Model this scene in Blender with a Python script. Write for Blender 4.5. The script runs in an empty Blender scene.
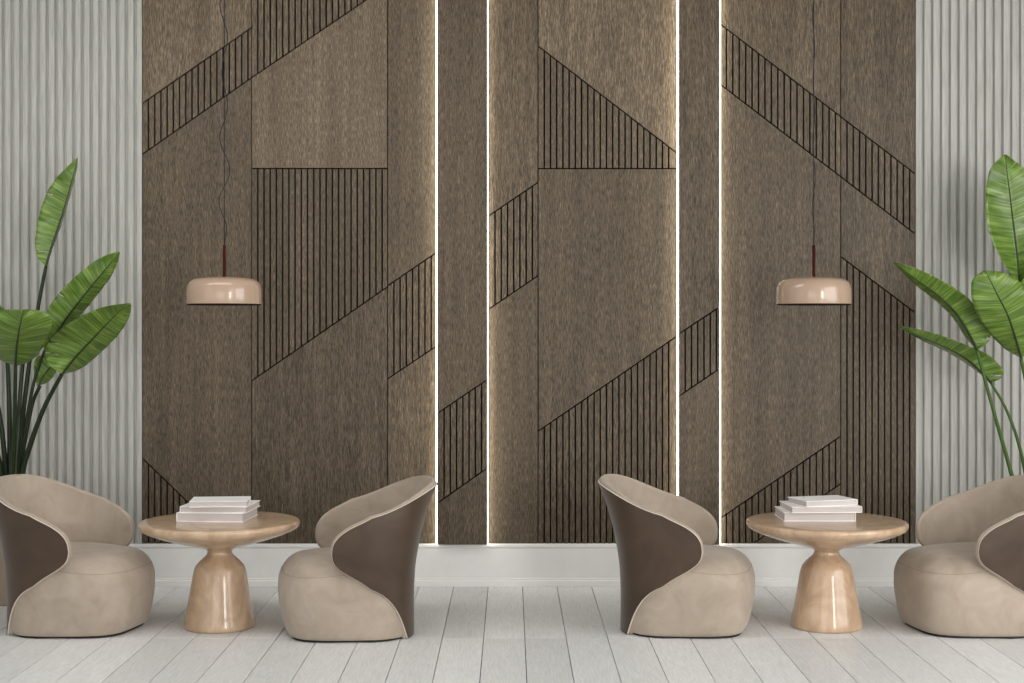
import bpy, bmesh, math, random
from mathutils import Vector, Matrix
sc = bpy.context.scene
col = sc.collection
PI = math.pi

# ------------------------------------------------------------------ camera, world, lights, exposure
F = 1450.0            # focal length in pixels of the 1024 px frame
DW = 8.43             # camera to the panelled wall
cam_d = bpy.data.cameras.new('camera')
cam_d.sensor_width = 36.0
cam_d.lens = F / 1024 * 36.0
cam_d.shift_x = 1.0 / 1024
cam_d.shift_y = -13.5 / 1024
cam_d.clip_start = 0.05
cam = bpy.data.objects.new('camera', cam_d); col.objects.link(cam)
cam.location = (0, -DW, 1.5); cam.rotation_euler = (PI / 2, 0, 0)
sc.camera = cam

world = bpy.data.worlds.new('daylight'); sc.world = world
world.use_nodes = True
bgn = world.node_tree.nodes['Background']
bgn.inputs[0].default_value = (0.97, 0.985, 1.0, 1)
bgn.inputs[1].default_value = 0.8

def area(name, loc, target, sx, sy, power, colr=(1, 1, 1), spread=PI):
    d = bpy.data.lights.new(name, 'AREA'); d.shape = 'RECTANGLE'; d.size = sx; d.size_y = sy
    d.energy = power; d.color = colr; d.spread = spread
    o = bpy.data.objects.new(name, d); col.objects.link(o)
    o.location = loc
    o.rotation_euler = (Vector(target) - Vector(loc)).to_track_quat('-Z', 'Y').to_euler()
    return o
area('window_daylight', (3.95, -10.6, 1.75), (2.4, 0, 1.0), 1.3, 2.9, 260, (1, 0.99, 0.97))
area('window_daylight', (-1.6, -10.6, 1.75), (-0.6, 0, 0.8), 4.6, 2.9, 110, (1, 0.99, 0.98))
area('window_daylight', (4.55, -4.6, 1.9), (0, -2.0, 0.9), 3.4, 2.8, 170, (1, 0.985, 0.96))
area('window_daylight', (-4.45, -5.2, 1.9), (0, -2.0, 0.9), 2.6, 2.6, 20, (0.97, 0.99, 1))
area('ceiling_panel_light', (-1.9, -2.4, 3.66), (-1.9, -1.2, 0), 3.2, 1.0, 75, (1, 0.985, 0.96))

vs = sc.view_settings
vs.view_transform = 'Standard'; vs.look = 'None'; vs.gamma = 1.0; vs.use_curve_mapping = False
vs.exposure = -0.28
sc.display_settings.display_device = 'sRGB'
sc.cycles.use_denoising = True
sc.cycles.max_bounces = 8; sc.cycles.diffuse_bounces = 5; sc.cycles.glossy_bounces = 4
sc.cycles.sample_clamp_indirect = 6.0
sc.cycles.use_light_tree = True

# ------------------------------------------------------------------ helpers
def wx(px, s=172.0): return (px - 511.0) / s
def wz(py, s=172.0): return 1.5 - (py - 328.0) / s
def P(px, py, d):
    """point at distance d from the camera plane that shows at a photo position"""
    s = F / d
    return Vector(((px - 511.0) / s, d - DW, 1.5 - (py - 328.0) / s))

def tag(o, label=None, cat=None, group=None, kind=None):
    if label: o['label'] = label
    if cat: o['category'] = cat
    if group: o['group'] = group
    if kind: o['kind'] = kind
    return o
def empty(name, loc=(0, 0, 0), rz=0):
    o = bpy.data.objects.new(name, None); col.objects.link(o)
    o.location = loc; o.rotation_euler = (0, 0, rz); o.empty_display_size = 0.1
    return o
def obj(name, bm, mat, parent=None, smooth=False, angle=None):
    me = bpy.data.meshes.new(name)
    bmesh.ops.recalc_face_normals(bm, faces=bm.faces)
    bm.to_mesh(me); bm.free()
    if smooth:
        for p in me.polygons: p.use_smooth = True
        if angle is not None:
            me.set_sharp_from_angle(angle=math.radians(angle))
    me.materials.append(mat)
    o = bpy.data.objects.new(name, me); col.objects.link(o)
    if parent is not None: o.parent = parent
    return o
def copy_tree(o, parent=None):
    c = o.copy(); col.objects.link(c); c.parent = parent
    for ch in list(o.children): copy_tree(ch, c)
    return c
def box(bm, x0, x1, y0, y1, z0, z1, bev=0.0):
    v = [bm.verts.new((x, y, z)) for x in (x0, x1) for y in (y0, y1) for z in (z0, z1)]
    f = [bm.faces.new([v[i] for i in q]) for q in ((0, 1, 3, 2), (4, 6, 7, 5), (0, 4, 5, 1), (2, 3, 7, 6), (0, 2, 6, 4), (1, 5, 7, 3))]
    if bev > 0:
        es = set(e for q in f for e in q.edges)
        bmesh.ops.bevel(bm, geom=list(es), offset=bev, segments=1, affect='EDGES', profile=0.5)
def prism(bm, poly, y0, y1):
    """poly: list of (x, z); solid between the planes y0 (front) and y1"""
    n = len(poly)
    a = [bm.verts.new((x, y0, z)) for x, z in poly]
    b = [bm.verts.new((x, y1, z)) for x, z in poly]
    bm.faces.new(a); bm.faces.new(b[::-1])
    for i in range(n):
        j = (i + 1) % n
        bm.faces.new((a[j], a[i], b[i], b[j]))
def lathe(bm, prof, n=64, cap0=True, cap1=True):
    rings = []
    for r, z in prof:
        rings.append([bm.verts.new((r * math.cos(2 * PI * k / n), r * math.sin(2 * PI * k / n), z)) for k in range(n)])
    for a, b in zip(rings, rings[1:]):
        for k in range(n):
            bm.faces.new((a[k], a[(k + 1) % n], b[(k + 1) % n], b[k]))
    if cap0: bm.faces.new(rings[0][::-1])
    if cap1: bm.faces.new(rings[-1])
def tube(bm, pts, rad, n=8, closed=False):
    pts = [Vector(p) for p in pts]
    m = len(pts); rings = []
    nrm = None
    for i, p in enumerate(pts):
        if closed: t = pts[(i + 1) % m] - pts[i - 1]
        else: t = pts[min(i + 1, m - 1)] - pts[max(i - 1, 0)]
        t.normalize()
        if nrm is None:
            nrm = t.orthogonal().normalized()
        nrm = (nrm - t * nrm.dot(t)).normalized()
        b = t.cross(nrm)
        r = rad[i] if isinstance(rad, (list, tuple)) else rad
        rings.append([bm.verts.new(p + (nrm * math.cos(2 * PI * k / n) + b * math.sin(2 * PI * k / n)) * r) for k in range(n)])
    q = list(zip(rings, rings[1:]))
    for a, b in q:
        for k in range(n): bm.faces.new((a[k], a[(k + 1) % n], b[(k + 1) % n], b[k]))
    bm.faces.new(rings[0][::-1]); bm.faces.new(rings[-1])
def smooth_path(pts, sub=6):
    pts = [Vector(p) for p in pts]
    out = []
    for i in range(len(pts) - 1):
        p0 = pts[max(i - 1, 0)]; p1 = pts[i]; p2 = pts[i + 1]; p3 = pts[min(i + 2, len(pts) - 1)]
        for k in range(sub):
            t = k / sub
            out.append(0.5 * ((2 * p1) + (p2 - p0) * t + (2 * p0 - 5 * p1 + 4 * p2 - p3) * t * t + (3 * p1 - p0 - 3 * p2 + p3) * t ** 3))
    out.append(pts[-1])
    return out
def resample(pts, n):
    pts = [Vector(p) for p in pts]
    L = [0]
    for a, b in zip(pts, pts[1:]): L.append(L[-1] + (b - a).length)
    out = []
    for i in range(n):
        d = L[-1] * i / (n - 1); k = 0
        while k < len(L) - 2 and L[k + 1] < d: k += 1
        t = 0 if L[k + 1] == L[k] else (d - L[k]) / (L[k + 1] - L[k])
        out.append(pts[k].lerp(pts[k + 1], min(1, max(0, t))))
    return out
def pchip(xs, ys):
    """monotone cubic through the points"""
    n = len(xs); d = [(ys[i + 1] - ys[i]) / (xs[i + 1] - xs[i]) for i in range(n - 1)]
    m = [d[0]] + [0 if d[i - 1] * d[i] <= 0 else 2 * d[i - 1] * d[i] / (d[i - 1] + d[i]) for i in range(1, n - 1)] + [d[-1]]
    def f(x):
        if x <= xs[0]: return ys[0]
        if x >= xs[-1]: return ys[-1]
        i = 0
        while xs[i + 1] < x: i += 1
        h = xs[i + 1] - xs[i]; t = (x - xs[i]) / h
        return ((2 * t ** 3 - 3 * t * t + 1) * ys[i] + (t ** 3 - 2 * t * t + t) * h * m[i]
                + (-2 * t ** 3 + 3 * t * t) * ys[i + 1] + (t ** 3 - t * t) * h * m[i + 1])
    return f

# ------------------------------------------------------------------ materials
def srgb(r, g, b):
    f = lambda c: c / 12.92 if c <= 0.04045 else ((c + 0.055) / 1.055) ** 2.4
    return (f(r / 255), f(g / 255), f(b / 255), 1)
class NT:
    def __init__(s, name):
        s.m = bpy.data.materials.new(name); s.m.use_nodes = True
        s.t = s.m.node_tree; s.b = s.t.nodes['Principled BSDF']
    def n(s, typ, **kw):
        o = s.t.nodes.new(typ)
        for k, v in kw.items():
            if k.startswith('i_'):
                key = k[2:]; key = int(key) if key.isdigit() else key.replace('_', ' ')
                o.inputs[key].default_value = v
            else: setattr(o, k, v)
        return o
    def l(s, a, ao, b, bi): s.t.links.new(a.outputs[ao], b.inputs[bi])
    def coords(s, scale=(1, 1, 1), out='Object', rnd=False):
        tc = s.n('ShaderNodeTexCoord'); mp = s.n('ShaderNodeMapping'); mp.inputs['Scale'].default_value = scale
        s.l(tc, out, mp, 'Vector')
        if rnd:
            oi = s.n('ShaderNodeObjectInfo'); mu = s.n('ShaderNodeMath', operation='MULTIPLY', i_1=37.0)
            s.l(oi, 'Random', mu, 0); s.l(mu, 0, mp, 'Location')
        return mp
    def noise(s, mp, scale, detail=6, rough=0.6, dist=0.0):
        o = s.n('ShaderNodeTexNoise'); o.inputs['Scale'].default_value = scale; o.inputs['Detail'].default_value = detail
        o.inputs['Roughness'].default_value = rough; o.inputs['Distortion'].default_value = dist
        if mp: s.l(mp, 0, o, 'Vector')
        return o
    def ramp(s, src, out, stops):
        o = s.n('ShaderNodeValToRGB'); e = o.color_ramp.elements
        while len(e) < len(stops): e.new(0.5)
        for k, (p, c) in enumerate(stops): e[k].position = p; e[k].color = c
        s.l(src, out, o, 0); return o
    def mix(s, fac, a, b, mode='MIX'):
        o = s.n('ShaderNodeMix', data_type='RGBA', blend_type=mode)
        for key, v in ((0, fac), (6, a), (7, b)):
            if isinstance(v, tuple) and len(v) == 2 and not isinstance(v[0], float): s.t.links.new(v[0].outputs[v[1]], o.inputs[key])
            else: o.inputs[key].default_value = v
        return o
    def bump(s, src, out, strength, dist=0.002):
        o = s.n('ShaderNodeBump'); o.inputs['Strength'].default_value = strength; o.inputs['Distance'].default_value = dist
        s.l(src, out, o, 'Height'); s.l(o, 0, s.b, 'Normal'); return o
    def set(s, **kw):
        for k, v in kw.items(): s.b.inputs[k.replace('_', ' ')].default_value = v

def plain(name, c, rough=0.5, metal=0.0, coat=0.0, spec=0.5):
    m = NT(name); m.set(Base_Color=c, Roughness=rough, Metallic=metal, Coat_Weight=coat, Specular_IOR_Level=spec)
    # a faint unevenness so that the surface is never a flat swatch
    mp = m.coords((1, 1, 1)); n = m.noise(mp, 9, 4, 0.6)
    r = m.ramp(n, 0, [(0.3, (0.95, 0.95, 0.95, 1)), (0.7, (1, 1, 1, 1))])
    x = m.mix(1.0, c, (r, 0), 'MULTIPLY'); m.l(x, 2, m.b, 'Base Color')
    return m.m

def dark_oak():
    m = NT('smoked_oak')
    mp = m.coords((1, 1, 1), rnd=True)
    # fine vertical pores
    a = m.coords((300, 300, 24.0), rnd=True); n1 = m.noise(a, 1.0, 4, 0.7)
    b = m.coords((44, 44, 1.6), rnd=True); n2 = m.noise(b, 1.0, 6, 0.65, 0.3)
    c = m.coords((7, 7, 0.5), rnd=True); n3 = m.noise(c, 1.0, 3, 0.5, 0.3)
    r1 = m.ramp(n1, 0, [(0.32, srgb(49, 41, 33)), (0.50, srgb(87, 76, 62)), (0.70, srgb(130, 116, 98))])
    r2 = m.ramp(n2, 0, [(0.30, (0.74, 0.74, 0.73, 1)), (0.68, (1.15, 1.15, 1.14, 1))])
    r3 = m.ramp(n3, 0, [(0.30, (0.84, 0.83, 0.82, 1)), (0.70, (1.12, 1.12, 1.12, 1))])
    x = m.mix(1.0, (r1, 0), (r2, 0), 'MULTIPLY'); w = m.mix(1.0, (x, 2), (r3, 0), 'MULTIPLY')
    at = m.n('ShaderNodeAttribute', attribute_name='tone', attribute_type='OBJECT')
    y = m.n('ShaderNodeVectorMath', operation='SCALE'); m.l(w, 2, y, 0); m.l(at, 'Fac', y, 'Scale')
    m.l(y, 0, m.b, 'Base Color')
    m.bump(n1, 0, 0.3, 0.0015); m.set(Roughness=0.5, Specular_IOR_Level=0.22)
    return m.m
def white_oak():
    m = NT('limed_wood')
    a = m.coords((120, 120, 5)); n1 = m.noise(a, 1.0, 4, 0.6)
    b = m.coords((19.6, 1, 1.2)); n2 = m.noise(b, 1.0, 4, 0.6, 0.2)
    r1 = m.ramp(n1, 0, [(0.3, srgb(158, 157, 151)), (0.65, srgb(181, 181, 175))])
    r2 = m.ramp(n2, 0, [(0.3, (0.95, 0.95, 0.945, 1)), (0.65, (1.02, 1.02, 1.02, 1))])
    x = m.mix(1.0, (r1, 0), (r2, 0), 'MULTIPLY'); m.l(x, 2, m.b, 'Base Color')
    m.bump(n1, 0, 0.15, 0.001); m.set(Roughness=0.6, Specular_IOR_Level=0.3)
    return m.m
def floor_wood():
    m = NT('pale_grey_floor_oak')
    at = m.n('ShaderNodeAttribute', attribute_name='plank')
    tc = m.n('ShaderNodeTexCoord'); sep = m.n('ShaderNodeSeparateXYZ'); m.l(tc, 'Object', sep, 0)
    ad = m.n('ShaderNodeMath', operation='MULTIPLY_ADD', i_1=23.0); m.l(at, 'Fac', ad, 0); m.l(sep, 'Z', ad, 2)
    cb = m.n('ShaderNodeCombineXYZ'); m.l(sep, 'X', cb, 0); m.l(sep, 'Y', cb, 1); m.l(ad, 0, cb, 2)
    def mp(s):
        o = m.n('ShaderNodeMapping'); o.inputs['Scale'].default_value = s; m.l(cb, 0, o, 'Vector'); return o
    n1 = m.noise(mp((140, 9, 1)), 1.0, 5, 0.65, 0.2)
    n2 = m.noise(mp((9, 1.2, 1)), 1.0, 3, 0.55, 1.2)
    wv = m.n('ShaderNodeMath', operation='SINE')
    mu = m.n('ShaderNodeMath', operation='MULTIPLY', i_1=70.0); m.l(n2, 0, mu, 0); m.l(mu, 0, wv, 0)
    r1 = m.ramp(n1, 0, [(0.3, srgb(214, 214, 213)), (0.65, srgb(232, 233, 233))])
    r2 = m.ramp(wv, 0, [(0.0, (0.955, 0.953, 0.95, 1)), (0.6, (1, 1, 1, 1))])
    r3 = m.ramp(at, 'Fac', [(0.0, (0.89, 0.888, 0.885, 1)), (1.0, (1.04, 1.04, 1.04, 1))])
    x = m.mix(1.0, (r1, 0), (r2, 0), 'MULTIPLY'); y = m.mix(1.0, (x, 2), (r3, 0), 'MULTIPLY')
    m.l(y, 2, m.b, 'Base Color')
    m.bump(n1, 0, 0.12, 0.001); m.set(Roughness=0.42, Specular_IOR_Level=0.4)
    return m.m
def table_wood():
    m = NT('lacquered_ash')
    a = m.coords((1, 1, 1)); d = m.noise(a, 3.0, 3, 0.5, 0.5)
    b = m.coords((8, 5, 4)); n1 = m.noise(b, 1.0, 5, 0.6, 1.2)
    c = m.coords((95, 95, 9)); n2 = m.noise(c, 1.0, 3, 0.6)
    r1 = m.ramp(n1, 0, [(0.28, srgb(164, 136, 109)), (0.5, srgb(188, 160, 132)), (0.72, srgb(203, 178, 152))])
    r2 = m.ramp(n2, 0, [(0.3, (0.93, 0.92, 0.91, 1)), (0.7, (1.03, 1.03, 1.03, 1))])
    x = m.mix(1.0, (r1, 0), (r2, 0), 'MULTIPLY'); m.l(x, 2, m.b, 'Base Color')
    m.set(Roughness=0.38, Coat_Weight=0.6, Coat_Roughness=0.03, Specular_IOR_Level=0.4)
    return m.m
def suede(name, dark, light, rough, sheen, scale=7.0):
    m = NT(name)
    a = m.coords((1, 1, 1), rnd=True); n1 = m.noise(a, scale, 6, 0.62, 0.7)
    n2 = m.noise(a, 260, 3, 0.6)
    r1 = m.ramp(n1, 0, [(0.2, dark), (0.8, light)])
    m.l(r1, 0, m.b, 'Base Color'); m.bump(n2, 0, 0.12, 0.001)
    m.set(Roughness=rough, Sheen_Weight=sheen, Sheen_Roughness=0.45, Specular_IOR_Level=0.35)
    return m.m
def leaf_mat():
    m = NT('leaf_green')
    uv = m.n('ShaderNodeUVMap'); uv.uv_map = 'UVMap'
    sep = m.n('ShaderNodeSeparateXYZ'); m.l(uv, 0, sep, 0)
    # lateral veins: bands running outwards and slightly towards the tip
    vab = m.n('ShaderNodeMath', operation='ABSOLUTE'); m.l(sep, 'Y', vab, 0)
    k = m.n('ShaderNodeMath', operation='MULTIPLY_ADD', i_1=-0.045); m.l(vab, 0, k, 0); m.l(sep, 'X', k, 2)
    cb = m.n('ShaderNodeCombineXYZ'); m.l(k, 0, cb, 0); m.l(sep, 'Y', cb, 1)
    m1 = m.n('ShaderNodeMapping'); m1.inputs['Scale'].default_value = (46, 0.5, 1); m.l(cb, 0, m1, 0)
    n1 = m.noise(m1, 1.0, 4, 0.6)
    m2 = m.n('ShaderNodeMapping'); m2.inputs['Scale'].default_value = (10, 0.8, 1); m.l(cb, 0, m2, 0)
    n2 = m.noise(m2, 1.0, 2, 0.5)
    r1 = m.ramp(n1, 0, [(0.30, srgb(60, 88, 28)), (0.5, srgb(98, 128, 48)), (0.72, srgb(146, 168, 90))])
    r2 = m.ramp(n2, 0, [(0.3, (0.72, 0.76, 0.66, 1)), (0.7, (1.12, 1.1, 1.1, 1))])
    x = m.mix(1.0, (r1, 0), (r2, 0), 'MULTIPLY'); m.l(x, 2, m.b, 'Base Color')
    m.bump(n1, 0, 0.5, 0.003); m.set(Roughness=0.33, Specular_IOR_Level=0.5)
    tr = m.n('ShaderNodeBsdfTranslucent'); m.l(x, 2, tr, 0)
    ms = m.n('ShaderNodeMixShader', i_0=0.15); out = m.t.nodes['Material Output']
    m.l(m.b, 0, ms, 1); m.l(tr, 0, ms, 2); m.l(ms, 0, out, 0)
    return m.m
def emission(name, c, st):
    m = NT(name); m.set(Base_Color=(0.9, 0.9, 0.9, 1), Emission_Color=c, Emission_Strength=st); return m.m

M = dict(
    oak=dark_oak(), white=white_oak(), floor=floor_wood(), table=table_wood(),
    groove=plain('groove_shadow_board', srgb(22, 16, 13), 0.8, spec=0.1),
    paint=plain('white_paint', srgb(232, 231, 229), 0.4),
    plaster=plain('plaster', srgb(205, 205, 203), 0.8),
    seat=suede('taupe_nubuck', srgb(146, 131, 116), srgb(176, 162, 147), 0.62, 0.25),
    shell=suede('brown_nubuck', srgb(54, 41, 30), srgb(78, 61, 46), 0.42, 0.12, 5.0),
    welt=suede('pale_welt', srgb(196, 184, 170), srgb(212, 202, 190), 0.45, 0.2),
    seatline=plain('tan_seam', srgb(120, 102, 86), 0.7),
    thread=plain('dark_seam', srgb(62, 47, 37), 0.7),
    black=plain('black_plinth', srgb(24, 21, 19), 0.7),
    pend=plain('blush_enamel', srgb(166, 141, 120), 0.25, coat=0.5),
    pend_in=plain('shade_interior', srgb(34, 28, 25), 0.8, spec=0.1),
    rod=plain('mahogany_rod', srgb(56, 18, 9), 0.6, spec=0.1),
    cable=plain('grey_cable', srgb(36, 38, 42), 0.7, spec=0.15),
    paper=plain('book_pages', srgb(192, 184, 181), 0.8),
    cover=plain('white_cover', srgb(243, 242, 242), 0.5),
    leaf=leaf_mat(), stem=plain('leaf_stalk', srgb(28, 42, 17), 0.4, spec=0.3),  # left stalks: backlit shade painted into the dark green
    stem_light=plain('fresh_leaf_stalk', srgb(62, 88, 34), 0.4, spec=0.3),  # same kind of stalk, light on the right plant painted in as lighter green
    rib=plain('leaf_midrib', srgb(34, 46, 20), 0.5),
    pot=plain('taupe_planter', srgb(150, 132, 116), 0.6),
    soil=plain('potting_soil', srgb(50, 38, 30), 0.95),
    led=emission('led_diffuser', (1.0, 0.93, 0.80, 1), 9.5),
    lampface=emission('lamp_panel', (1, 0.98, 0.95, 1), 1.5),
)

# ------------------------------------------------------------------ the room
XL, XR, YF, ZC = -4.6, 4.7, -10.7, 3.7
def struct(name, bm, m, **k):
    o = obj(name, bm, m, **k); o['kind'] = 'structure'; return o
random.seed(4)
bm = bmesh.new()
lay = bm.verts.layers.float.new('plank')
yj = 7.015 - DW             # the row of end joints the photo shows
ends = [0.0, yj, yj - 1.85, yj - 3.7, yj - 5.55, yj - 7.4, YF]
g = 0.0017
i0 = int(math.floor((XL - 0.067) / 0.2)); i1 = int(math.ceil((XR - 0.067) / 0.2))
for i in range(i0, i1):
    xa, xb = 0.067 + 0.2 * i, 0.067 + 0.2 * (i + 1)
    xa, xb = max(xa, XL), min(xb, XR)
    for a, b in zip(ends, ends[1:]):
        n0 = len(bm.verts)
        box(bm, xa + g, xb - g, b + g * .5, a - g * .5, -0.02, 0.0, 0.0014)
        bm.verts.ensure_lookup_table(); t = random.random()
        for v in bm.verts[n0:]: v[lay] = t
fl = struct('floor', bm, M['floor'])
bm = bmesh.new(); box(bm, XL - .2, XR + .2, YF - .2, 0.2, -0.12, -0.021)
sub = struct('subfloor', bm, M['groove'], parent=fl)

bm = bmesh.new(); box(bm, XL - .2, XR + .2, 0.0, 0.2, 0.0, ZC); wall = struct('wall_back', bm, M['plaster'])
bm = bmesh.new(); box(bm, XL - .2, XR + .2, YF - .2, 0.2, ZC, ZC + .15); struct('ceiling', bm, M['plaster'])
def wall_with_holes(name, axis, pos, a0, a1, holes, thick):
    """wall across an axis with rectangular window openings (a0, a1, z0, z1)"""
    bm = bmesh.new(); cur = a0
    def b(u0, u1, z0, z1):
        if axis == 'x': box(bm, pos, pos + thick, u0, u1, z0, z1)
        else: box(bm, u0, u1, pos, pos + thick, z0, z1)
    for h0, h1, z0, z1 in sorted(holes):
        b(cur, h0, 0, ZC); b(h0, h1, 0, z0); b(h0, h1, z1, ZC); cur = h1
    b(cur, a1, 0, ZC)
    return struct(name, bm, M['plaster'])
fh = [(-4.0, 0.8, 0.25, 3.25), (3.35, 4.5, 0.25, 3.25)]
wall_with_holes('wall_front', 'y', YF - .2, XL - .2, XR + .2, fh, .2)
rh = [(-6.4, -2.8, 0.4, 3.3)]; lh = [(-6.6, -3.8, 0.5, 3.2)]
wall_with_holes('wall_right', 'x', XR, YF, 0.0, rh, .2)
wall_with_holes('wall_left', 'x', XL - .2, YF, 0.0, lh, .2)
def window(name, axis, pos, a0, a1, z0, z1, nm):
    bm = bmesh.new(); w = .05
    def b(u0, u1, v0, v1):
        if axis == 'x': box(bm, pos + .07, pos + .13, u0, u1, v0, v1)
        else: box(bm, u0, u1, pos + .07, pos + .13, v0, v1)
    b(a0, a1, z0, z0 + w); b(a0, a1, z1 - w, z1)
    for k in range(nm + 1):
        u = a0 + (a1 - a0 - w) * k / nm; b(u, u + w, z0 + w, z1 - w)
    struct(name, bm, M['paint'])
window('window_1', 'y', YF - .2, *fh[0], 3); window('window_2', 'y', YF - .2, *fh[1], 1)
window('window_3', 'x', XR, *rh[0], 2); window('window_4', 'x', XL - .2, *lh[0], 2)

# baseboard with cap, flat face, bead and foot
def baseboard(name, x0, x1):
    prof = [(0.0, 0.250), (0.028, 0.250), (0.032, 0.246), (0.032, 0.232), (0.026, 0.225), (0.024, 0.222), (0.024, 0.052),
            (0.029, 0.047), (0.029, 0.040), (0.031, 0.036), (0.033, 0.033), (0.033, 0.001), (0.0, 0.001)]
    bm = bmesh.new()
    a = [bm.verts.new((x0, -y, z)) for y, z in prof]; b = [bm.verts.new((x1, -y, z)) for y, z in prof]
    for i in range(len(prof)):
        j = (i + 1) % len(prof); bm.faces.new((a[i], a[j], b[j], b[i]))
    bm.faces.new(a); bm.faces.new(b[::-1])
    return struct(name, bm, M['paint'])
baseboard('baseboard_back', XL, XR)

# pale fluted cladding left and right of the dark panels
def fluting(x0, x1, start_right):
    p = 0.0509; bm = bmesh.new(); pts = []
    if start_right:
        pts += [(x1, 0.0), (x1, 0.030)]; x = x1 - 0.027; pts.append((x, 0.030)); d = -1; end = x0
    else:
        pts += [(x0, 0.0), (x0, 0.030)]; x = x0 + 0.027; pts.append((x, 0.030)); d = 1; end = x1
    while (end - x) * d > p:
        pts += [(x + d * .0025, .020), (x + d * .0060, .010), (x + d * .0170, .010), (x + d * .0205, .020), (x + d * .0230, .030), (x + d * p, .030)]
        x += d * p
    pts.append((end, .030)); pts.append((end, 0.0))
    z0, z1 = 0.250, ZC
    a = [bm.verts.new((u, -v, z0)) for u, v in pts]; b = [bm.verts.new((u, -v, z1)) for u, v in pts]
    for i in range(len(pts) - 1): bm.faces.new((a[i], a[i + 1], b[i + 1], b[i]))
    bm.faces.new((a[-1], a[0], b[0], b[-1]))
    return bm
o = obj('fluted_cladding', fluting(XL, wx(143) , True), M['white'], wall); o['label'] = 'pale limed fluted cladding left of the dark panels'
o = obj('fluted_cladding', fluting(wx(914.5), XR, False), M['white'], wall); o['label'] = 'pale limed fluted cladding right of the dark panels'

# ------------------------------------------------------------------ dark oak panels
YTOP = -40.0          # photo row that stands above the frame, behind the cornice line
def clip(poly, a, b, c):
    """keep a*x + b*z + c >= 0"""
    out = []
    for i in range(len(poly)):
        p, q = poly[i], poly[(i + 1) % len(poly)]
        dp = a * p[0] + b * p[1] + c; dq = a * q[0] + b * q[1] + c
        if dp >= 0: out.append(p)
        if (dp > 0 and dq < 0) or (dp < 0 and dq > 0):
            t = dp / (dp - dq); out.append((p[0] + (q[0] - p[0]) * t, p[1] + (q[1] - p[1]) * t))
    return out
PYT = 328 - (ZC - .02 - 1.5) * 172
def column(name, x0, x1, cuts, kinds, depth, label, pitch=6.2, gl=0.5, gr=0.5, first=None, tone=None):
    """cuts: list of ((xa, ya), (xb, yb)) in photo points from top to bottom; kinds: len(cuts)+1 of 's'olid / 'f'luted"""
    root = empty(name, (wx((x0 + x1) / 2), 0, 0.25)); tag(root, label, 'wall panel', 'dark oak wall panels')
    ox, oz = root.location.x, root.location.z
    yb = -(0.012 + depth); yf = yb - 0.013
    bm = bmesh.new(); box(bm, wx(x0) - ox, wx(x1) - ox, yb, -0.0005, 0.001, ZC - .02 - oz)
    obj('backing_board', bm, M['groove'], root)
    hw = 0.80
    for r, kd in enumerate(kinds):
        top = cuts[r - 1] if r > 0 else None; bot = cuts[r] if r < len(cuts) else None
        strips = []
        if kd == 's': strips = [(x0 + gl, x1 - gr)]
        else:
            xs = [x0 + gl]; k = first if first is not None else x0 + pitch
            gs = []
            while k < x1 - 1.8: gs.append(k); k += pitch
            cur = x0 + gl
            for gx in gs:
                strips.append((cur, gx - hw)); cur = gx + hw
            strips.append((cur, x1 - gr))
        bm = bmesh.new(); used = False
        for sa, sb in strips:
            if sb - sa < 0.5: continue
            poly = [(sa, PYT), (sb, PYT), (sb, 542.9), (sa, 542.9)]
            for ln, sgn in ((top, 1), (bot, -1)):
                if ln is None: continue
                (xa, ya), (xb, yb2) = ln; m = (yb2 - ya) / (xb - xa)
                off = 0.70 * math.sqrt(1 + m * m)
                # below the top cut: y > ya + m (x - xa) + off
                if sgn == 1: poly = clip(poly, -m, 1, m * xa - ya - off)
                else: poly = clip(poly, m, -1, -m * xa + ya - off)
                if len(poly) < 3: break
            if len(poly) < 3: continue
            ar = abs(sum(poly[i][0] * poly[(i + 1) % len(poly)][1] - poly[(i + 1) % len(poly)][0] * poly[i][1] for i in range(len(poly)))) / 2
            if ar < 0.3: continue
            prism(bm, [(wx(a) - ox, wz(b) - oz) for a, b in poly], yf, yb + 0.0005); used = True
        if used:
            bo = obj('fluted_board' if kd == 'f' else 'flat_board', bm, M['oak'], root)
            bo['tone'] = float(tone[r]) if tone else 1.0  # board's own tone; lowest boards of wide panels also paint in dimmer light
        else: bm.free()
    return root
A = 'oak_wall_panel'
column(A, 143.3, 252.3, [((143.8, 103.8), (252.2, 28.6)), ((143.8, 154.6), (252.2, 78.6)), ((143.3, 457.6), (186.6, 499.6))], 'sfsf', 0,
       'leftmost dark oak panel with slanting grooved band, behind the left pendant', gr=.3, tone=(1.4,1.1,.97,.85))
column(A, 252.3, 388.0, [((252.3, 78.6), (368, 0)), ((252, 169), (388, 169)), ((253, 380.3), (387.5, 287.2))], 'fsfs', 0,
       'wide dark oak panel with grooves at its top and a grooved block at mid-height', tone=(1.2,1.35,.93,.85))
column(A, 388.0, 436.2, [((387.8, 286), (437, 252.5)), ((388.5, 378.3), (436.8, 346))], 'sfs', 0,
       'narrow dark oak panel with one grooved band, left of the leftmost light strip', tone=(1,1.05,1.1))
column(A, 438.4, 487.1, [((438.1, 412.6), (486.3, 380)), ((438.7, 501.3), (486, 467.9))], 'sfs', .045,
       'raised narrow oak panel between the two left light strips', gl=0, gr=0)
column(A, 488.9, 538.0, [((487.8, 216.8), (537.6, 183)), ((488.5, 309.4), (537.7, 276))], 'sfs', 0,
       'narrow dark oak panel lit along its left edge, grooved band above its middle', tone=(1.0,1.0,1.0))
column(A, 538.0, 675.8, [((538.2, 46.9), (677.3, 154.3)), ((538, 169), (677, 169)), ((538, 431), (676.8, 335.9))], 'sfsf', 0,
       'wide central oak panel with grooved triangle above and grooved lower part', tone=(1.45,1.15,.97,.88))
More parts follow.
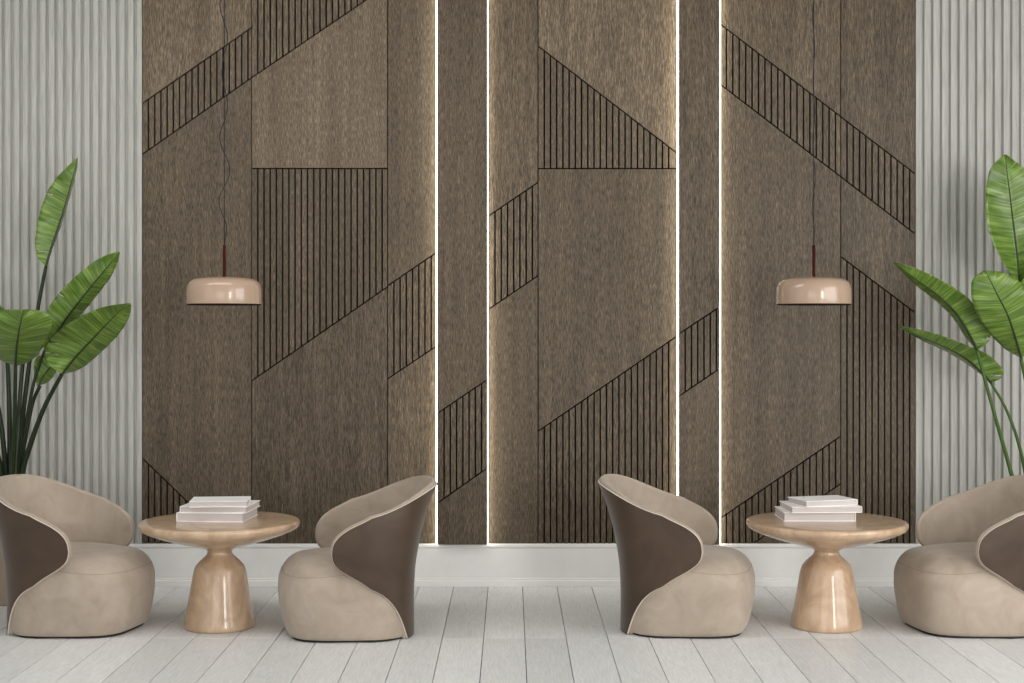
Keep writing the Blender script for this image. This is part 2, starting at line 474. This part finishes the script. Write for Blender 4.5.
column(A, 677.6, 717.8, [((678.8, 333), (718.7, 306.6)), ((678.8, 394.8), (718.7, 367.8))], 'sfs', .045,
       'raised narrowest oak panel between the two right light strips', gl=0, gr=0)
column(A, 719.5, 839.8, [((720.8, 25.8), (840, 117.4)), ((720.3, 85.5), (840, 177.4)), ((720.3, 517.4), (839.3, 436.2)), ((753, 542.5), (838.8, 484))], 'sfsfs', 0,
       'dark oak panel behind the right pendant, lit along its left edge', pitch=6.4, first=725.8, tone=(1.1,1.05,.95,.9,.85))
column(A, 839.8, 914.2, [((840, 117.4), (914, 174.3)), ((840, 177.4), (914, 234.2)), ((840.4, 257.3), (913.9, 312.7))], 'sfsf', 0,
       'rightmost dark oak panel, fully grooved below, next to the pale fluting', pitch=6.25, first=846, tone=(.95,.95,.95,.9))

def led(x0, x1, label):
    root = empty('led_light_strip', (wx((x0 + x1) / 2), 0, .25)); tag(root, label, 'light strip', 'vertical light strips in the panel wall')
    w = (x1 - x0) / 172 / 2
    bm = bmesh.new(); box(bm, -w, w, -0.024, -0.001, 0.001, ZC - .02 - .25); obj('aluminium_channel', bm, M['paint'], root)
    bm = bmesh.new(); box(bm, -w * .98, w * .98, -0.066, -0.0245, 0.001, ZC - .02 - .25, .0006); obj('light_diffuser', bm, M['led'], root)
led(436.6, 437.5, 'glowing vertical light strip, leftmost of the four')
led(487.6, 488.5, 'glowing vertical light strip, second of the four from the left')
led(676.2, 677.1, 'glowing vertical light strip, third of the four from the left')
led(718.3, 719.1, 'glowing vertical light strip, rightmost of the four, thinnest')

# ------------------------------------------------------------------ armchairs
XC, NS = -0.05, 2.45
fB = pchip([0, .16, .30, .45, .60, .75], [.300, .298, .302, .323, .362, .425])
fW = pchip([0, .16, .30, .45, .60, .75], [.328, .330, .345, .364, .372, .350])
TT = 1.63
fTop = pchip([0, .25, .5, .75, 1.0, 1.2, 1.4, 1.52, 1.59, 1.62, TT], [.732, .726, .700, .652, .602, .573, .546, .518, .490, .466, .435])
fBot = pchip([0, .50, .60, .75, .97, 1.25, 1.45, 1.55, 1.60, 1.62, TT], [.004, .004, .085, .177, .254, .314, .348, .372, .394, .410, .435])
def soften(f, lo):
    def g(t):
        h = max(0.0, min(.16, (TT - t) * .8, (t - lo) * .9 if lo > 0 else .16))
        return sum(f(abs(t + h * k / 4)) * (5 - abs(k)) for k in range(-4, 5)) / 25
    return g
fTop = soften(fTop, 0); fBot = soften(fBot, .5)
def shell_pt(t, z):
    s = 1 if t >= 0 else -1; a = abs(t); B = fB(z); W = fW(z)
    if a <= 1:
        ph = a * PI / 2; c, n = max(math.cos(ph), 0), math.sin(ph)
        x = XC - (B + XC) * c ** (2 / NS); y = W * n ** (2 / NS)
    else:
        u = a - 1; x = XC + u * 0.30; y = W - 0.05 * u * u
    return Vector((x, s * y, z))
def shell_n(t, z):
    e = 0.004
    a = shell_pt(t + e, z) - shell_pt(t - e, z); b = shell_pt(t, z + e) - shell_pt(t, z - e)
    n = a.cross(b).normalized()
    c = Vector((0.02, 0, z)) - shell_pt(t, z)
    return n if n.dot(c) > 0 else -n            # towards the sitter
def shell_solid(o0, o1, inset=0.0, nt=72, nz=20):
    bm = bmesh.new(); A_, B_ = [], []
    for i in range(nt + 1):
        s = -1 + 2 * i / nt
        t = TT * math.sin(s * PI / 2)
        zt, zb = fTop(abs(t)), fBot(abs(t))
        ra, rb = [], []
        for j in range(nz + 1):
            z = zb + (zt - zb) * j / nz
            p = shell_pt(t, z); n = shell_n(t, z)
            ra.append(bm.verts.new(p + n * o0)); rb.append(bm.verts.new(p + n * o1))
        A_.append(ra); B_.append(rb)
    for i in range(nt):
        for j in range(nz):
            if (i in (0,) and False): continue
            bm.faces.new((A_[i][j], A_[i][j + 1], A_[i + 1][j + 1], A_[i + 1][j]))
            bm.faces.new((B_[i][j], B_[i + 1][j], B_[i + 1][j + 1], B_[i][j + 1]))
        for j in (0, nz):
            bm.faces.new((A_[i][j], A_[i + 1][j], B_[i + 1][j], B_[i][j]))
    for i in (0, nt):
        for j in range(nz): bm.faces.new((A_[i][j], A_[i][j + 1], B_[i][j + 1], B_[i][j]))
    bmesh.ops.remove_doubles(bm, verts=bm.verts, dist=1e-5)
    return bm
def edge_loop(off, n=70):
    up, dn = [], []
    for i in range(n + 1):
        t = TT * math.sin((-1 + 2 * i / n) * PI / 2)
        z = fTop(abs(t)); up.append(shell_pt(t, z) + shell_n(t, z) * off)
    for i in range(n // 2 + 1):
        t = TT * math.sin((1 - i / (n / 2)) * PI / 2)
        if t < .50: break
        z = fBot(t); dn.append((t, z))
    r = [shell_pt(t, z) + shell_n(t, z) * off for t, z in dn]
    r.append(shell_pt(.50, .004) + shell_n(.50, .01) * off)
    l = [Vector((p.x, -p.y, p.z)) for p in r]
    pts = l[::-1][:-1] + up + r[1:]
    return resample(pts, 260)
def seat_plan(ph):
    c, s = math.cos(ph), math.sin(ph)
    if c < 0:
        x = XC - .240 * abs(c) ** (2 / NS); y = .319 * abs(s) ** (2 / NS)
    else:
        x = XC + .408 * c ** (2 / 3.5)
        b = .319 - .065 * (x - XC) * min(1, (x - XC) / .1)
        y = b * abs(s) ** (2 / 3.5)
    y = math.copysign(y, s)
    return Vector((x, y, 0))
def seat_mesh(nph=96):
    plan = [seat_plan(2 * PI * k / nph) for k in range(nph)]
    nr = []
    for k in range(nph):
        t = plan[(k + 1) % nph] - plan[k - 1]; nr.append(Vector((-t.y, t.x, 0)).normalized())
    sm = lambda a, b, v: (lambda t: t * t * (3 - 2 * t))(min(1, max(0, (v - a) / (b - a))))
    rows = []
    H = .388
    def row(fn):
        rows.append([fn(k) for k in range(nph)])
    low = [(.012, .050), (.016, .040), (.03, .031), (.06, .022), (.10, .013), (.15, .005), (.20, 0.0)]
    def wgt(k): return sm(-.25, .28, plan[k].x)
    for z, ins in low:
        row(lambda k, z=z, ins=ins: plan[k] + nr[k] * (ins * (.28 + .72 * wgt(k))) + Vector((0, 0, z)))
    for i in range(1, 13):
        a = PI / 2 * i / 12
        def f(k, a=a):
            R = .045 + .085 * wgt(k); hz = H - .20
            r2 = R; zz = .20 + (hz - r2 * .92) * min(1, a / .5) if a < .5 else None
            ins = R * (1 - math.cos(a)) ; z = H - R * 1.15 + R * 1.15 * math.sin(a)
            z0 = .20
            z = max(z, z0 + .012 * i) if i < 5 else z
            return plan[k] + nr[k] * ins + Vector((0, 0, z))
        row(f)
    top = rows[-1]; c = Vector((.03, 0, H))
    for q in (.82, .6, .35, .12):
        rows.append([Vector((c.x + (p.x - c.x) * q, c.y + (p.y - c.y) * q, H + .010 * (1 - q * q))) for p in top])
    bm = bmesh.new(); V = [[bm.verts.new(p) for p in r] for r in rows]
    for a, b in zip(V, V[1:]):
        for k in range(nph): bm.faces.new((a[k], a[(k + 1) % nph], b[(k + 1) % nph], b[k]))
    bm.faces.new(V[0][::-1]); bm.faces.new(V[-1])
    ring = [p + nr[k] * -.0002 for k, p in enumerate(rows[10])]
    return bm, plan, nr, ring
def make_armchair():
    root = empty('armchair')
    bm, plan, nr, ring = seat_mesh()
    obj('seat', bm, M['seat'], root, smooth=True)
    k0 = [k for k, p in enumerate(ring) if p.x > -.02]
    h = len(ring) // 2; k0 = sorted(k0, key=lambda k: k if k < h else k - len(ring))
    bm = bmesh.new(); tube(bm, smooth_path([ring[k] for k in k0], 2), .0008, 6); obj('seat_seam', bm, M['seatline'], root, smooth=True)
    bm = bmesh.new()
    a = [bm.verts.new(p + n * (.055 if p.x > 0 else .03)) for p, n in zip(plan, nr)]
    b = [bm.verts.new(v.co + Vector((0, 0, .013))) for v in a]
    for k in range(len(a)): bm.faces.new((a[k - 1], a[k], b[k], b[k - 1]))
    bm.faces.new(a[::-1]); bm.faces.new(b)
    obj('plinth', bm, M['black'], root)
    obj('outer_shell', shell_solid(0.0, 0.008), M['shell'], root, smooth=True, angle=50)['label'] = 'dark brown outer shell'
    obj('inner_lining', shell_solid(0.008, 0.034), M['seat'], root, smooth=True, angle=50)
    bm = bmesh.new(); tube(bm, edge_loop(.0215), .0125, 12); obj('padded_rim', bm, M['seat'], root, smooth=True)
    bm = bmesh.new(); tube(bm, edge_loop(.0045), .0050, 8); obj('piping', bm, M['welt'], root, smooth=True)['label'] = 'pale raised piping along the edge'
    bm = bmesh.new(); tube(bm, edge_loop(-.0005), .0022, 6); obj('seam', bm, M['thread'], root, smooth=True)
    return root
CH = make_armchair()
def place(o, x, y, rz, label):
    o.location = (x, y, 0); o.rotation_euler = (0, 0, rz); tag(o, label, 'armchair', 'round-backed armchairs')
R = math.radians
TH = 15
YCH = 7.27 - DW
place(CH, -2.176, YCH, R(-12), 'taupe armchair with brown shell at the far left, in front of the left plant')
c = copy_tree(CH); place(c, -0.787, YCH - .09, R(180 + 14), 'taupe armchair with brown shell just right of the left table, facing left')
c = copy_tree(CH); place(c, 0.856, YCH, R(-14.2), 'taupe armchair with dark brown shell just left of the right table, facing right')
c = copy_tree(CH); place(c, 2.311, YCH, R(180 + 9.6), 'taupe armchair at the far right, cut off by the picture edge')

# ------------------------------------------------------------------ tables
def make_table():
    root = empty('pedestal_table')
    lo = pchip([0, .012, .088, .17, .225, .262, .285, .303, .320, .339, .356, .369, .378],
               [.176, .1785, .164, .149, .1395, .1335, .128, .1215, .109, .090, .071, .0625, .0615])
    prof = [(.170, 0.0), (.1765, .003)]
    z = .012
    while z < .378: prof.append((lo(z), z)); z += .006
    prof += [(.0615, .378)]
    bm = bmesh.new(); lathe(bm, prof, 96); obj('pedestal', bm, M['table'], root, smooth=True, angle=60)
    prof = [(.0610, .3785), (.064, .384), (.0725, .391), (.088, .3985), (.11, .405), (.14, .412), (.20, .427), (.27, .448), (.33, .468), (.372, .486),
            (.390, .497), (.397, .507), (.3995, .516), (.398, .525), (.392, .531), (.384, .533)]
    prof += [(.3, .533), (.15, .533), (.02, .533)]
    bm = bmesh.new(); lathe(bm, prof, 112); obj('tabletop', bm, M['table'], root, smooth=True, angle=60)
    return root
T1 = make_table(); T1.location = (wx(219.8, 199), 7.286 - DW, 0); T1.rotation_euler = (0, 0, R(20))
tag(T1, 'round pale wood pedestal table on the left, between the two left armchairs', 'table', 'round pedestal tables')
T2 = copy_tree(T1); T2.location = (wx(826.5, 199), 7.286 - DW, 0); T2.rotation_euler = (0, 0, R(75))
tag(T2, 'round pale wood pedestal table on the right, between the two right armchairs', 'table', 'round pedestal tables')

# ------------------------------------------------------------------ books
def book(corner, w, d, th, z, rz, label, spine='back', group=''):
    """corner: world x, y of the front left corner; spine on the named side"""
    root = empty('book', (corner[0], corner[1], z), rz); tag(root, label, 'book', group)
    c = .0028; o = .0045
    bm = bmesh.new()
    box(bm, 0, w, 0, d, 0, c, .0006); box(bm, 0, w, 0, d, th - c, th, .0006)
    if spine == 'back': box(bm, 0, w, d - c, d, c, th - c)
    elif spine == 'left': box(bm, 0, c, 0, d, c, th - c)
    elif spine == 'right': box(bm, w - c, w, 0, d, c, th - c)
    else: box(bm, 0, w, 0, c, c, th - c)
    obj('cover', bm, M['cover'], root)
    x0, x1, y0, y1 = o, w - o, o, d - o
    if spine == 'back': y1 = d - c
    if spine == 'front': y0 = c
    if spine == 'left': x0 = c
    if spine == 'right': x1 = w - c
    bm = bmesh.new(); box(bm, x0, x1, y0, y1, c, th - c); obj('pages', bm, M['paper'], root)
ZT = .5332
GL, GR = 'white books on the left table', 'white books on the right table'
def cy(d): return d - DW
book((-1.672, cy(7.245)), .340, .290, .044, ZT, R(-5.0), 'thick white book, bottom of the stack on the left table', 'left', GL)
book((-1.655, cy(7.245)), .338, .288, .031, ZT + .0443, R(-4.0), 'white book in the middle of the stack on the left table', 'left', GL)
book((-1.598, cy(7.195)), .287, .215, .029, ZT + .0756, R(6.0), 'smaller white book lying on top of the left stack', 'back', GL)
book((1.364, cy(7.25)), .360, .262, .044, ZT, R(0), 'thick white book, bottom of the stack on the right table', 'right', GR)
book((1.398, cy(7.222)), .356, .262, .031, ZT + .0443, R(3), 'white book in the middle of the stack on the right table', 'right', GR)
book((1.468, cy(7.214)), .288, .200, .029, ZT + .0756, R(16.5), 'smaller white book lying askew on top of the right stack', 'right', GR)

# ------------------------------------------------------------------ pendants
def make_pendant(seed):
    root = empty('pendant_lamp')        # origin at the bottom rim of the shade
    r = .1915; h = .145
    prof = [(.1913, .0055), (r, .006), (r, .05), (.1905, .082), (.187, .100), (.178, .118), (.162, .131), (.14, .138), (.10, .143), (.05, .1455), (.010, .146)]
    inner = [(.008, .142), (.05, .1415), (.10, .139), (.138, .134), (.158, .127), (.172, .115), (.181, .098), (.184, .08), (.187, .02), (.1872, .003)]
    bm = bmesh.new(); lathe(bm, prof, 96, cap0=False); obj('lamp_shade', bm, M['pend'], root, smooth=True, angle=70)
    bm = bmesh.new(); lathe(bm, [(.1913, .0052), (.1900, 0.0), (.1880, .0005)] + [(a - .0005, z) for a, z in inner[::-1]], 96, cap0=False)
    obj('shade_interior', bm, M['pend_in'], root, smooth=True, angle=70)
    bm = bmesh.new(); lathe(bm, [(.045, .012), (.06, .02), (.065, .035), (.05, .05), (.02, .06), (.012, .14)], 32); obj('bulb', bm, M['paint'], root, smooth=True)
    bm = bmesh.new(); lathe(bm, [(.0078, .146), (.008, .148), (.008, .308), (.005, .311)], 20); obj('rod', bm, M['rod'], root, smooth=True, angle=50)
    top = ZC - 1.619 - .03
    bm = bmesh.new(); tube(bm, [(0, 0, .31), (0, 0, top)], .0021, 8); obj('suspension_wire', bm, M['cable'], root, smooth=True)
    rnd = random.Random(seed); pts = []
    for i in range(90):
        u = i / 89; z = .308 + (top - .308) * u
        amp = min(1, u * 12) * min(1, (1 - u) * 12)
        ph = u * 2 * PI * 5.2 + (0.4 if seed == 1 else 1.2)
        a = (.024 if seed == 1 else .008) * (0.8 + .3 * math.sin(u * 9))
        pts.append((amp * a * math.sin(ph), amp * a * .7 * math.cos(ph * .9), z))
    bm = bmesh.new(); tube(bm, pts, .0022, 8); obj('power_cable', bm, M['cable'], root, smooth=True)
    bm = bmesh.new(); lathe(bm, [(.06, top), (.06, top + .025), (.055, top + .03)], 40); obj('ceiling_canopy', bm, M['pend'], root, smooth=True, angle=40)
    return root
DP = F / 193
p = make_pendant(1); p.location = (wx(224.3, 193), DP - DW, 1.619)
tag(p, 'blush pink drum pendant on the left with a loosely twisting cable', 'pendant lamp', 'drum pendant lamps')
p = make_pendant(2); p.location = (wx(813.8, 193), DP - DW, 1.619)
tag(p, 'blush pink drum pendant on the right, hanging above the right table', 'pendant lamp', 'drum pendant lamps')

# ------------------------------------------------------------------ plants
def leaf_blade(mid, left, right, d0, d1, parent, W=None, sgn=(-1, -1), bend=0.0, tears=(), curl=.25):
    """mid, left, right: photo points from base to tip; d0, d1 distance of base and tip; the halves that look
    narrow are turned edge-on, so their rims get their missing width in depth"""
    n = 90; K = 7
    to3 = lambda pts: [(a, b, 0) for a, b in pts]
    mm = resample(smooth_path(to3(mid), 8), n); ll = resample(smooth_path(to3(left), 8), n); rr = resample(smooth_path(to3(right), 8), n)
    bm = bmesh.new(); uvl = bm.loops.layers.uv.new('UVMap'); grid = []; uvs = {}
    wmax = max(max((a - b).length for a, b in zip(mm, ll)), max((a - b).length for a, b in zip(mm, rr)))
    for i in range(n):
        u = i / (n - 1)
        d = d0 + (d1 - d0) * u + bend * math.sin(PI * u)
        s = F / d
        m3 = P(mm[i].x, mm[i].y, d); row = []
        Wt = wmax * (math.sin(PI * min(1, max(0.0, u ** .8))) ** .6) if 0 < u < 1 else 0
        for side, E, sg in ((-1, ll, sgn[0]), (1, rr, sgn[1])):
            vis = (E[i] - mm[i]).length
            dz = math.sqrt(max(0, Wt * Wt - vis * vis)) / s * .8
            e3 = P(E[i].x, E[i].y, d + sg * dz)
            pts = []
            for k in range(1, K + 1):
                f = k / K
                q = m3.lerp(e3, f)
                wv = .0035 * math.sin(u * 46 + side * 1.3 + f * 1.5) * f
                q = q + Vector((0, sg * curl * (f * f - f) * (e3 - m3).length * 1.0 + wv, 0))
                pts.append((q, side * f))
            row.append(pts)
        line = [(q, v) for q, v in row[0][::-1]] + [(m3, 0)] + row[1]
        vs_ = []
        for q, v in line:
            w = bm.verts.new(q); uvs[w] = (u, v); vs_.append(w)
        grid.append(vs_)
    for i in range(n - 1):
        for k in range(2 * K):
            skip = False
            for (tu, side, depth) in tears:
                if i == int(tu * n) and ((side < 0 and k < depth) or (side > 0 and k >= 2 * K - depth)): skip = True
            if skip: continue
            f = bm.faces.new((grid[i][k], grid[i][k + 1], grid[i + 1][k + 1], grid[i + 1][k]))
            for lp in f.loops: lp[uvl].uv = uvs[lp.vert]
    for v in [v for v in bm.verts if not v.link_faces]: bm.verts.remove(v)
    o = obj('leaf_blade', bm, M['leaf'], parent, smooth=True)
    md = o.modifiers.new('thickness', 'SOLIDIFY'); md.thickness = .0012; md.offset = 0
    # midrib
    pts = [P(mm[i].x, mm[i].y, d0 + (d1 - d0) * i / (n - 1) + bend * math.sin(PI * i / (n - 1))) + Vector((0, -.0015, 0)) for i in range(n)]
    bm = bmesh.new(); tube(bm, pts, [.0062 * (1 - i / n) + .0010 for i in range(n)], 8)
    obj('midrib', bm, M['rib'], o, smooth=True)
    return o
def stalk(pts, parent, r0=.013, r1=.008):
    q = smooth_path([P(a, b, d) for a, b, d in pts], 6); n = len(q)
    bm = bmesh.new(); tube(bm, q, [r0 + (r1 - r0) * i / (n - 1) for i in range(n)], 8)
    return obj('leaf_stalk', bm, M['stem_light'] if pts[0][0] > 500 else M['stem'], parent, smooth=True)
def planter(name, px, d, label):
    s = F / d; x = wx(px, s); y = d - DW
    root = empty(name, (0, 0, 0)); tag(root, label, 'potted plant', 'tall broad-leaved plants')
    bm = bmesh.new()
    lathe(bm, [(.150, 0), (.158, .004), (.20, .40), (.205, .46), (.205, .475), (.195, .475), (.19, .455)], 64, cap1=False)
    o = obj('planter', bm, M['pot'], root, smooth=True, angle=40); o.location = (x, y, 0)
    bm = bmesh.new(); lathe(bm, [(.185, .43), (.1885, .44), (.10, .447), (.01, .45)], 48); s_ = obj('soil', bm, M['soil'], root, smooth=True); s_.location = (x, y, 0)
    return root
DL = 7.98
pl = planter('bird_of_paradise_plant', 12, DL, 'tall green leafy plant at the left edge, behind the left armchair')
base = lambda dx, dd=0.0: (12 + dx, 545, DL + dd)
# upright narrow leaf
leaf_blade([(46, 266), (52, 246), (60, 222), (68, 195), (74, 173), (77.5, 157.5)], [(46, 266), (38, 258), (35, 242), (41, 208), (54, 181), (77, 157.5)],
           [(46, 266), (54, 245), (62, 223), (70, 196), (76, 174), (77.8, 157.5)], DL + .05, DL + .10, pl, sgn=(-1, 1), tears=((.14, -1, 5), (.62, -1, 2)))
stalk([base(3, .02), (17, 478, DL + .02), (22, 425, DL + .03), (29, 365, DL + .04), (38, 308, DL + .05), (46, 266, DL + .05)], pl, 0.0163, 0.0095)
# upper right leaf
leaf_blade([(44, 352), (55, 335), (72, 311), (90, 288), (105, 270), (119.5, 252)], [(44, 352), (43, 322), (55, 298), (75, 277), (98, 259), (119, 251)],
           [(44, 352), (60, 338), (80, 316), (98, 294), (113, 273), (120.3, 253)], DL - .05, DL - .15, pl, sgn=(-1, 1), tears=((.45, -1, 2),))
stalk([base(6), (19, 478, DL), (26, 425, DL - .02), (34, 382, DL - .04), (44, 352, DL - .05)], pl)
# lower right leaf
leaf_blade([(62, 374), (75, 358), (90, 342), (105, 326), (120, 311), (131, 304.5)], [(62, 374), (47, 362), (47, 345), (66, 325), (100, 308), (130, 303)],
           [(62, 374), (80, 369), (100, 353), (118, 335), (128, 320), (131.5, 306)], DL - .12, DL - .32, pl, sgn=(-1, 1), tears=((.22, -1, 3), (.3, -1, 2)))
stalk([base(9, -.03), (22, 478, DL - .03), (30, 446, DL - .05), (44, 408, DL - .08), (62, 374, DL - .12)], pl, 0.0187, 0.0108)
# small dark leaf beneath it
leaf_blade([(38, 386), (42, 378), (48, 370), (56, 360)], [(38, 386), (34, 374), (36, 358), (54, 352)], [(38, 386), (48, 382), (55, 374), (60, 362)], DL + .02, DL + .05, pl, sgn=(-1, 1))
stalk([base(7, .04), (20, 478, DL + .04), (26, 435, DL + .03), (33, 402, DL + .03), (40, 386, DL + .02)], pl, 0.0137, 0.0095)
# broad leaf leaning towards the room
leaf_blade([(15.5, 366), (16.5, 350), (18.5, 335), (21, 321), (24, 310)], [(15.5, 366), (-2, 358), (-16, 342), (-14, 322), (0, 311), (23, 309.5)],
           [(15.5, 366), (32, 360), (46, 342), (52, 322), (44, 311.5), (25, 309.5)], DL - .22, DL - .62, pl, sgn=(1, 1), bend=-.05)
stalk([base(0, -.05), (12, 478, DL - .07), (14.5, 425, DL - .14), (15.5, 366, DL - .22)], pl, .015, .010)
# leaf mostly beyond the left edge
leaf_blade([(-24, 330), (-16, 322), (-6, 313), (4, 308)], [(-24, 330), (-24, 315), (-12, 305), (3, 307)], [(-24, 330), (-14, 330), (-2, 322), (5, 311)], DL + .05, DL + .02, pl, sgn=(-1, 1))
stalk([base(-3, .03), (6, 478, DL + .03), (1, 425, DL + .03), (-10, 372, DL + .04), (-24, 330, DL + .05)], pl, 0.0175, 0.0108)
stalk([base(-1, .05), (10, 478, DL + .05), (9.5, 425, DL + .07), (8, 372, DL + .10), (6, 345, DL + .12)], pl, 0.0175, 0.0108)
leaf_blade([(6, 345), (3, 330), (0, 315), (-4, 300)], [(6, 345), (-8, 332), (-14, 316), (-5, 300)], [(6, 345), (10, 333), (8, 318), (-3, 300)], DL + .12, DL + .16, pl, sgn=(-1, 1))
stalk([base(-6, .0), (2, 478, DL), (-3, 450, DL - .03), (-12, 410, DL - .06)], pl, 0.0163, 0.0095)
stalk([base(4, -.06), (15, 478, DL - .06), (18, 430, DL - .05), (20, 395, DL + .0), (24, 352, DL + .03)], pl, 0.0150, 0.0108)

pr = planter('bird_of_paradise_plant', 1036, DL, 'tall green leafy plant at the right edge, behind the right armchair')
rb = lambda dx, dd=0.0: (1036 + dx, 545, DL + dd)
leaf_blade([(1019.5, 284), (1017, 255), (1013.5, 225), (1010, 195), (1007, 172), (1005, 154.5)],
           [(1019.5, 284), (1002, 261), (989, 232), (985.5, 200), (990, 170), (1004, 154.5)],
           [(1019.5, 284), (1034, 262), (1042, 232), (1039, 198), (1025, 170), (1006, 154.5)], DL + .05, DL - .10, pr, sgn=(-1, -1))
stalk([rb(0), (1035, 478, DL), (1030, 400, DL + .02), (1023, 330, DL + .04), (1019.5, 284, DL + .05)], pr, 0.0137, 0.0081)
leaf_blade([(1021, 358), (1016, 340), (1008, 316), (999, 298), (991, 282), (985, 271)],
           [(1021, 358), (1004, 348), (985, 328), (973, 304), (972, 281), (984, 270.5)],
           [(1021, 358), (1036, 346), (1040, 318), (1028, 291), (1008, 274), (986, 270.5)], DL - .15, DL - .42, pr, sgn=(1, 1), bend=-.03)
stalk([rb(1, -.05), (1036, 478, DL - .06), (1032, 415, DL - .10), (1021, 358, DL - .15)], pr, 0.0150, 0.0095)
leaf_blade([(977, 350), (969, 334), (957, 315), (940, 297), (917, 280), (893.5, 262)],
           [(977, 350), (966, 338), (953, 318), (936, 301), (913, 283), (893, 262.5)],
           [(977, 350), (990, 339), (986, 319), (962, 293), (925, 272), (894, 261.5)], DL - .12, DL - .40, pr, sgn=(1, -1), tears=((.12, 1, 2),))
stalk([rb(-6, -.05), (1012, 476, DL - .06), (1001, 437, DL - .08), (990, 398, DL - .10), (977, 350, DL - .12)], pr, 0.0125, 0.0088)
leaf_blade([(991, 383), (980, 371), (966, 359), (947, 348), (924, 338), (899.5, 326.5)],
           [(991, 383), (979, 373), (964, 362), (945, 351), (922, 340.5), (899, 327)],
           [(991, 383), (1004, 374), (990, 356), (962, 343), (930, 332), (900, 326)], DL + .05, DL - .20, pr, sgn=(1, -1), tears=((.1, 1, 4), (.45, 1, 2)))
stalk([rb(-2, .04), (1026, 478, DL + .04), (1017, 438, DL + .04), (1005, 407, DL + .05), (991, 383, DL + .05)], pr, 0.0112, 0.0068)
leaf_blade([(1028, 300), (1034, 285), (1042, 265), (1050, 240)], [(1028, 300), (1020, 284), (1030, 258), (1049, 240)], [(1028, 300), (1044, 290), (1054, 265), (1051, 240)], DL + .14, DL + .2, pr, sgn=(-1, 1))
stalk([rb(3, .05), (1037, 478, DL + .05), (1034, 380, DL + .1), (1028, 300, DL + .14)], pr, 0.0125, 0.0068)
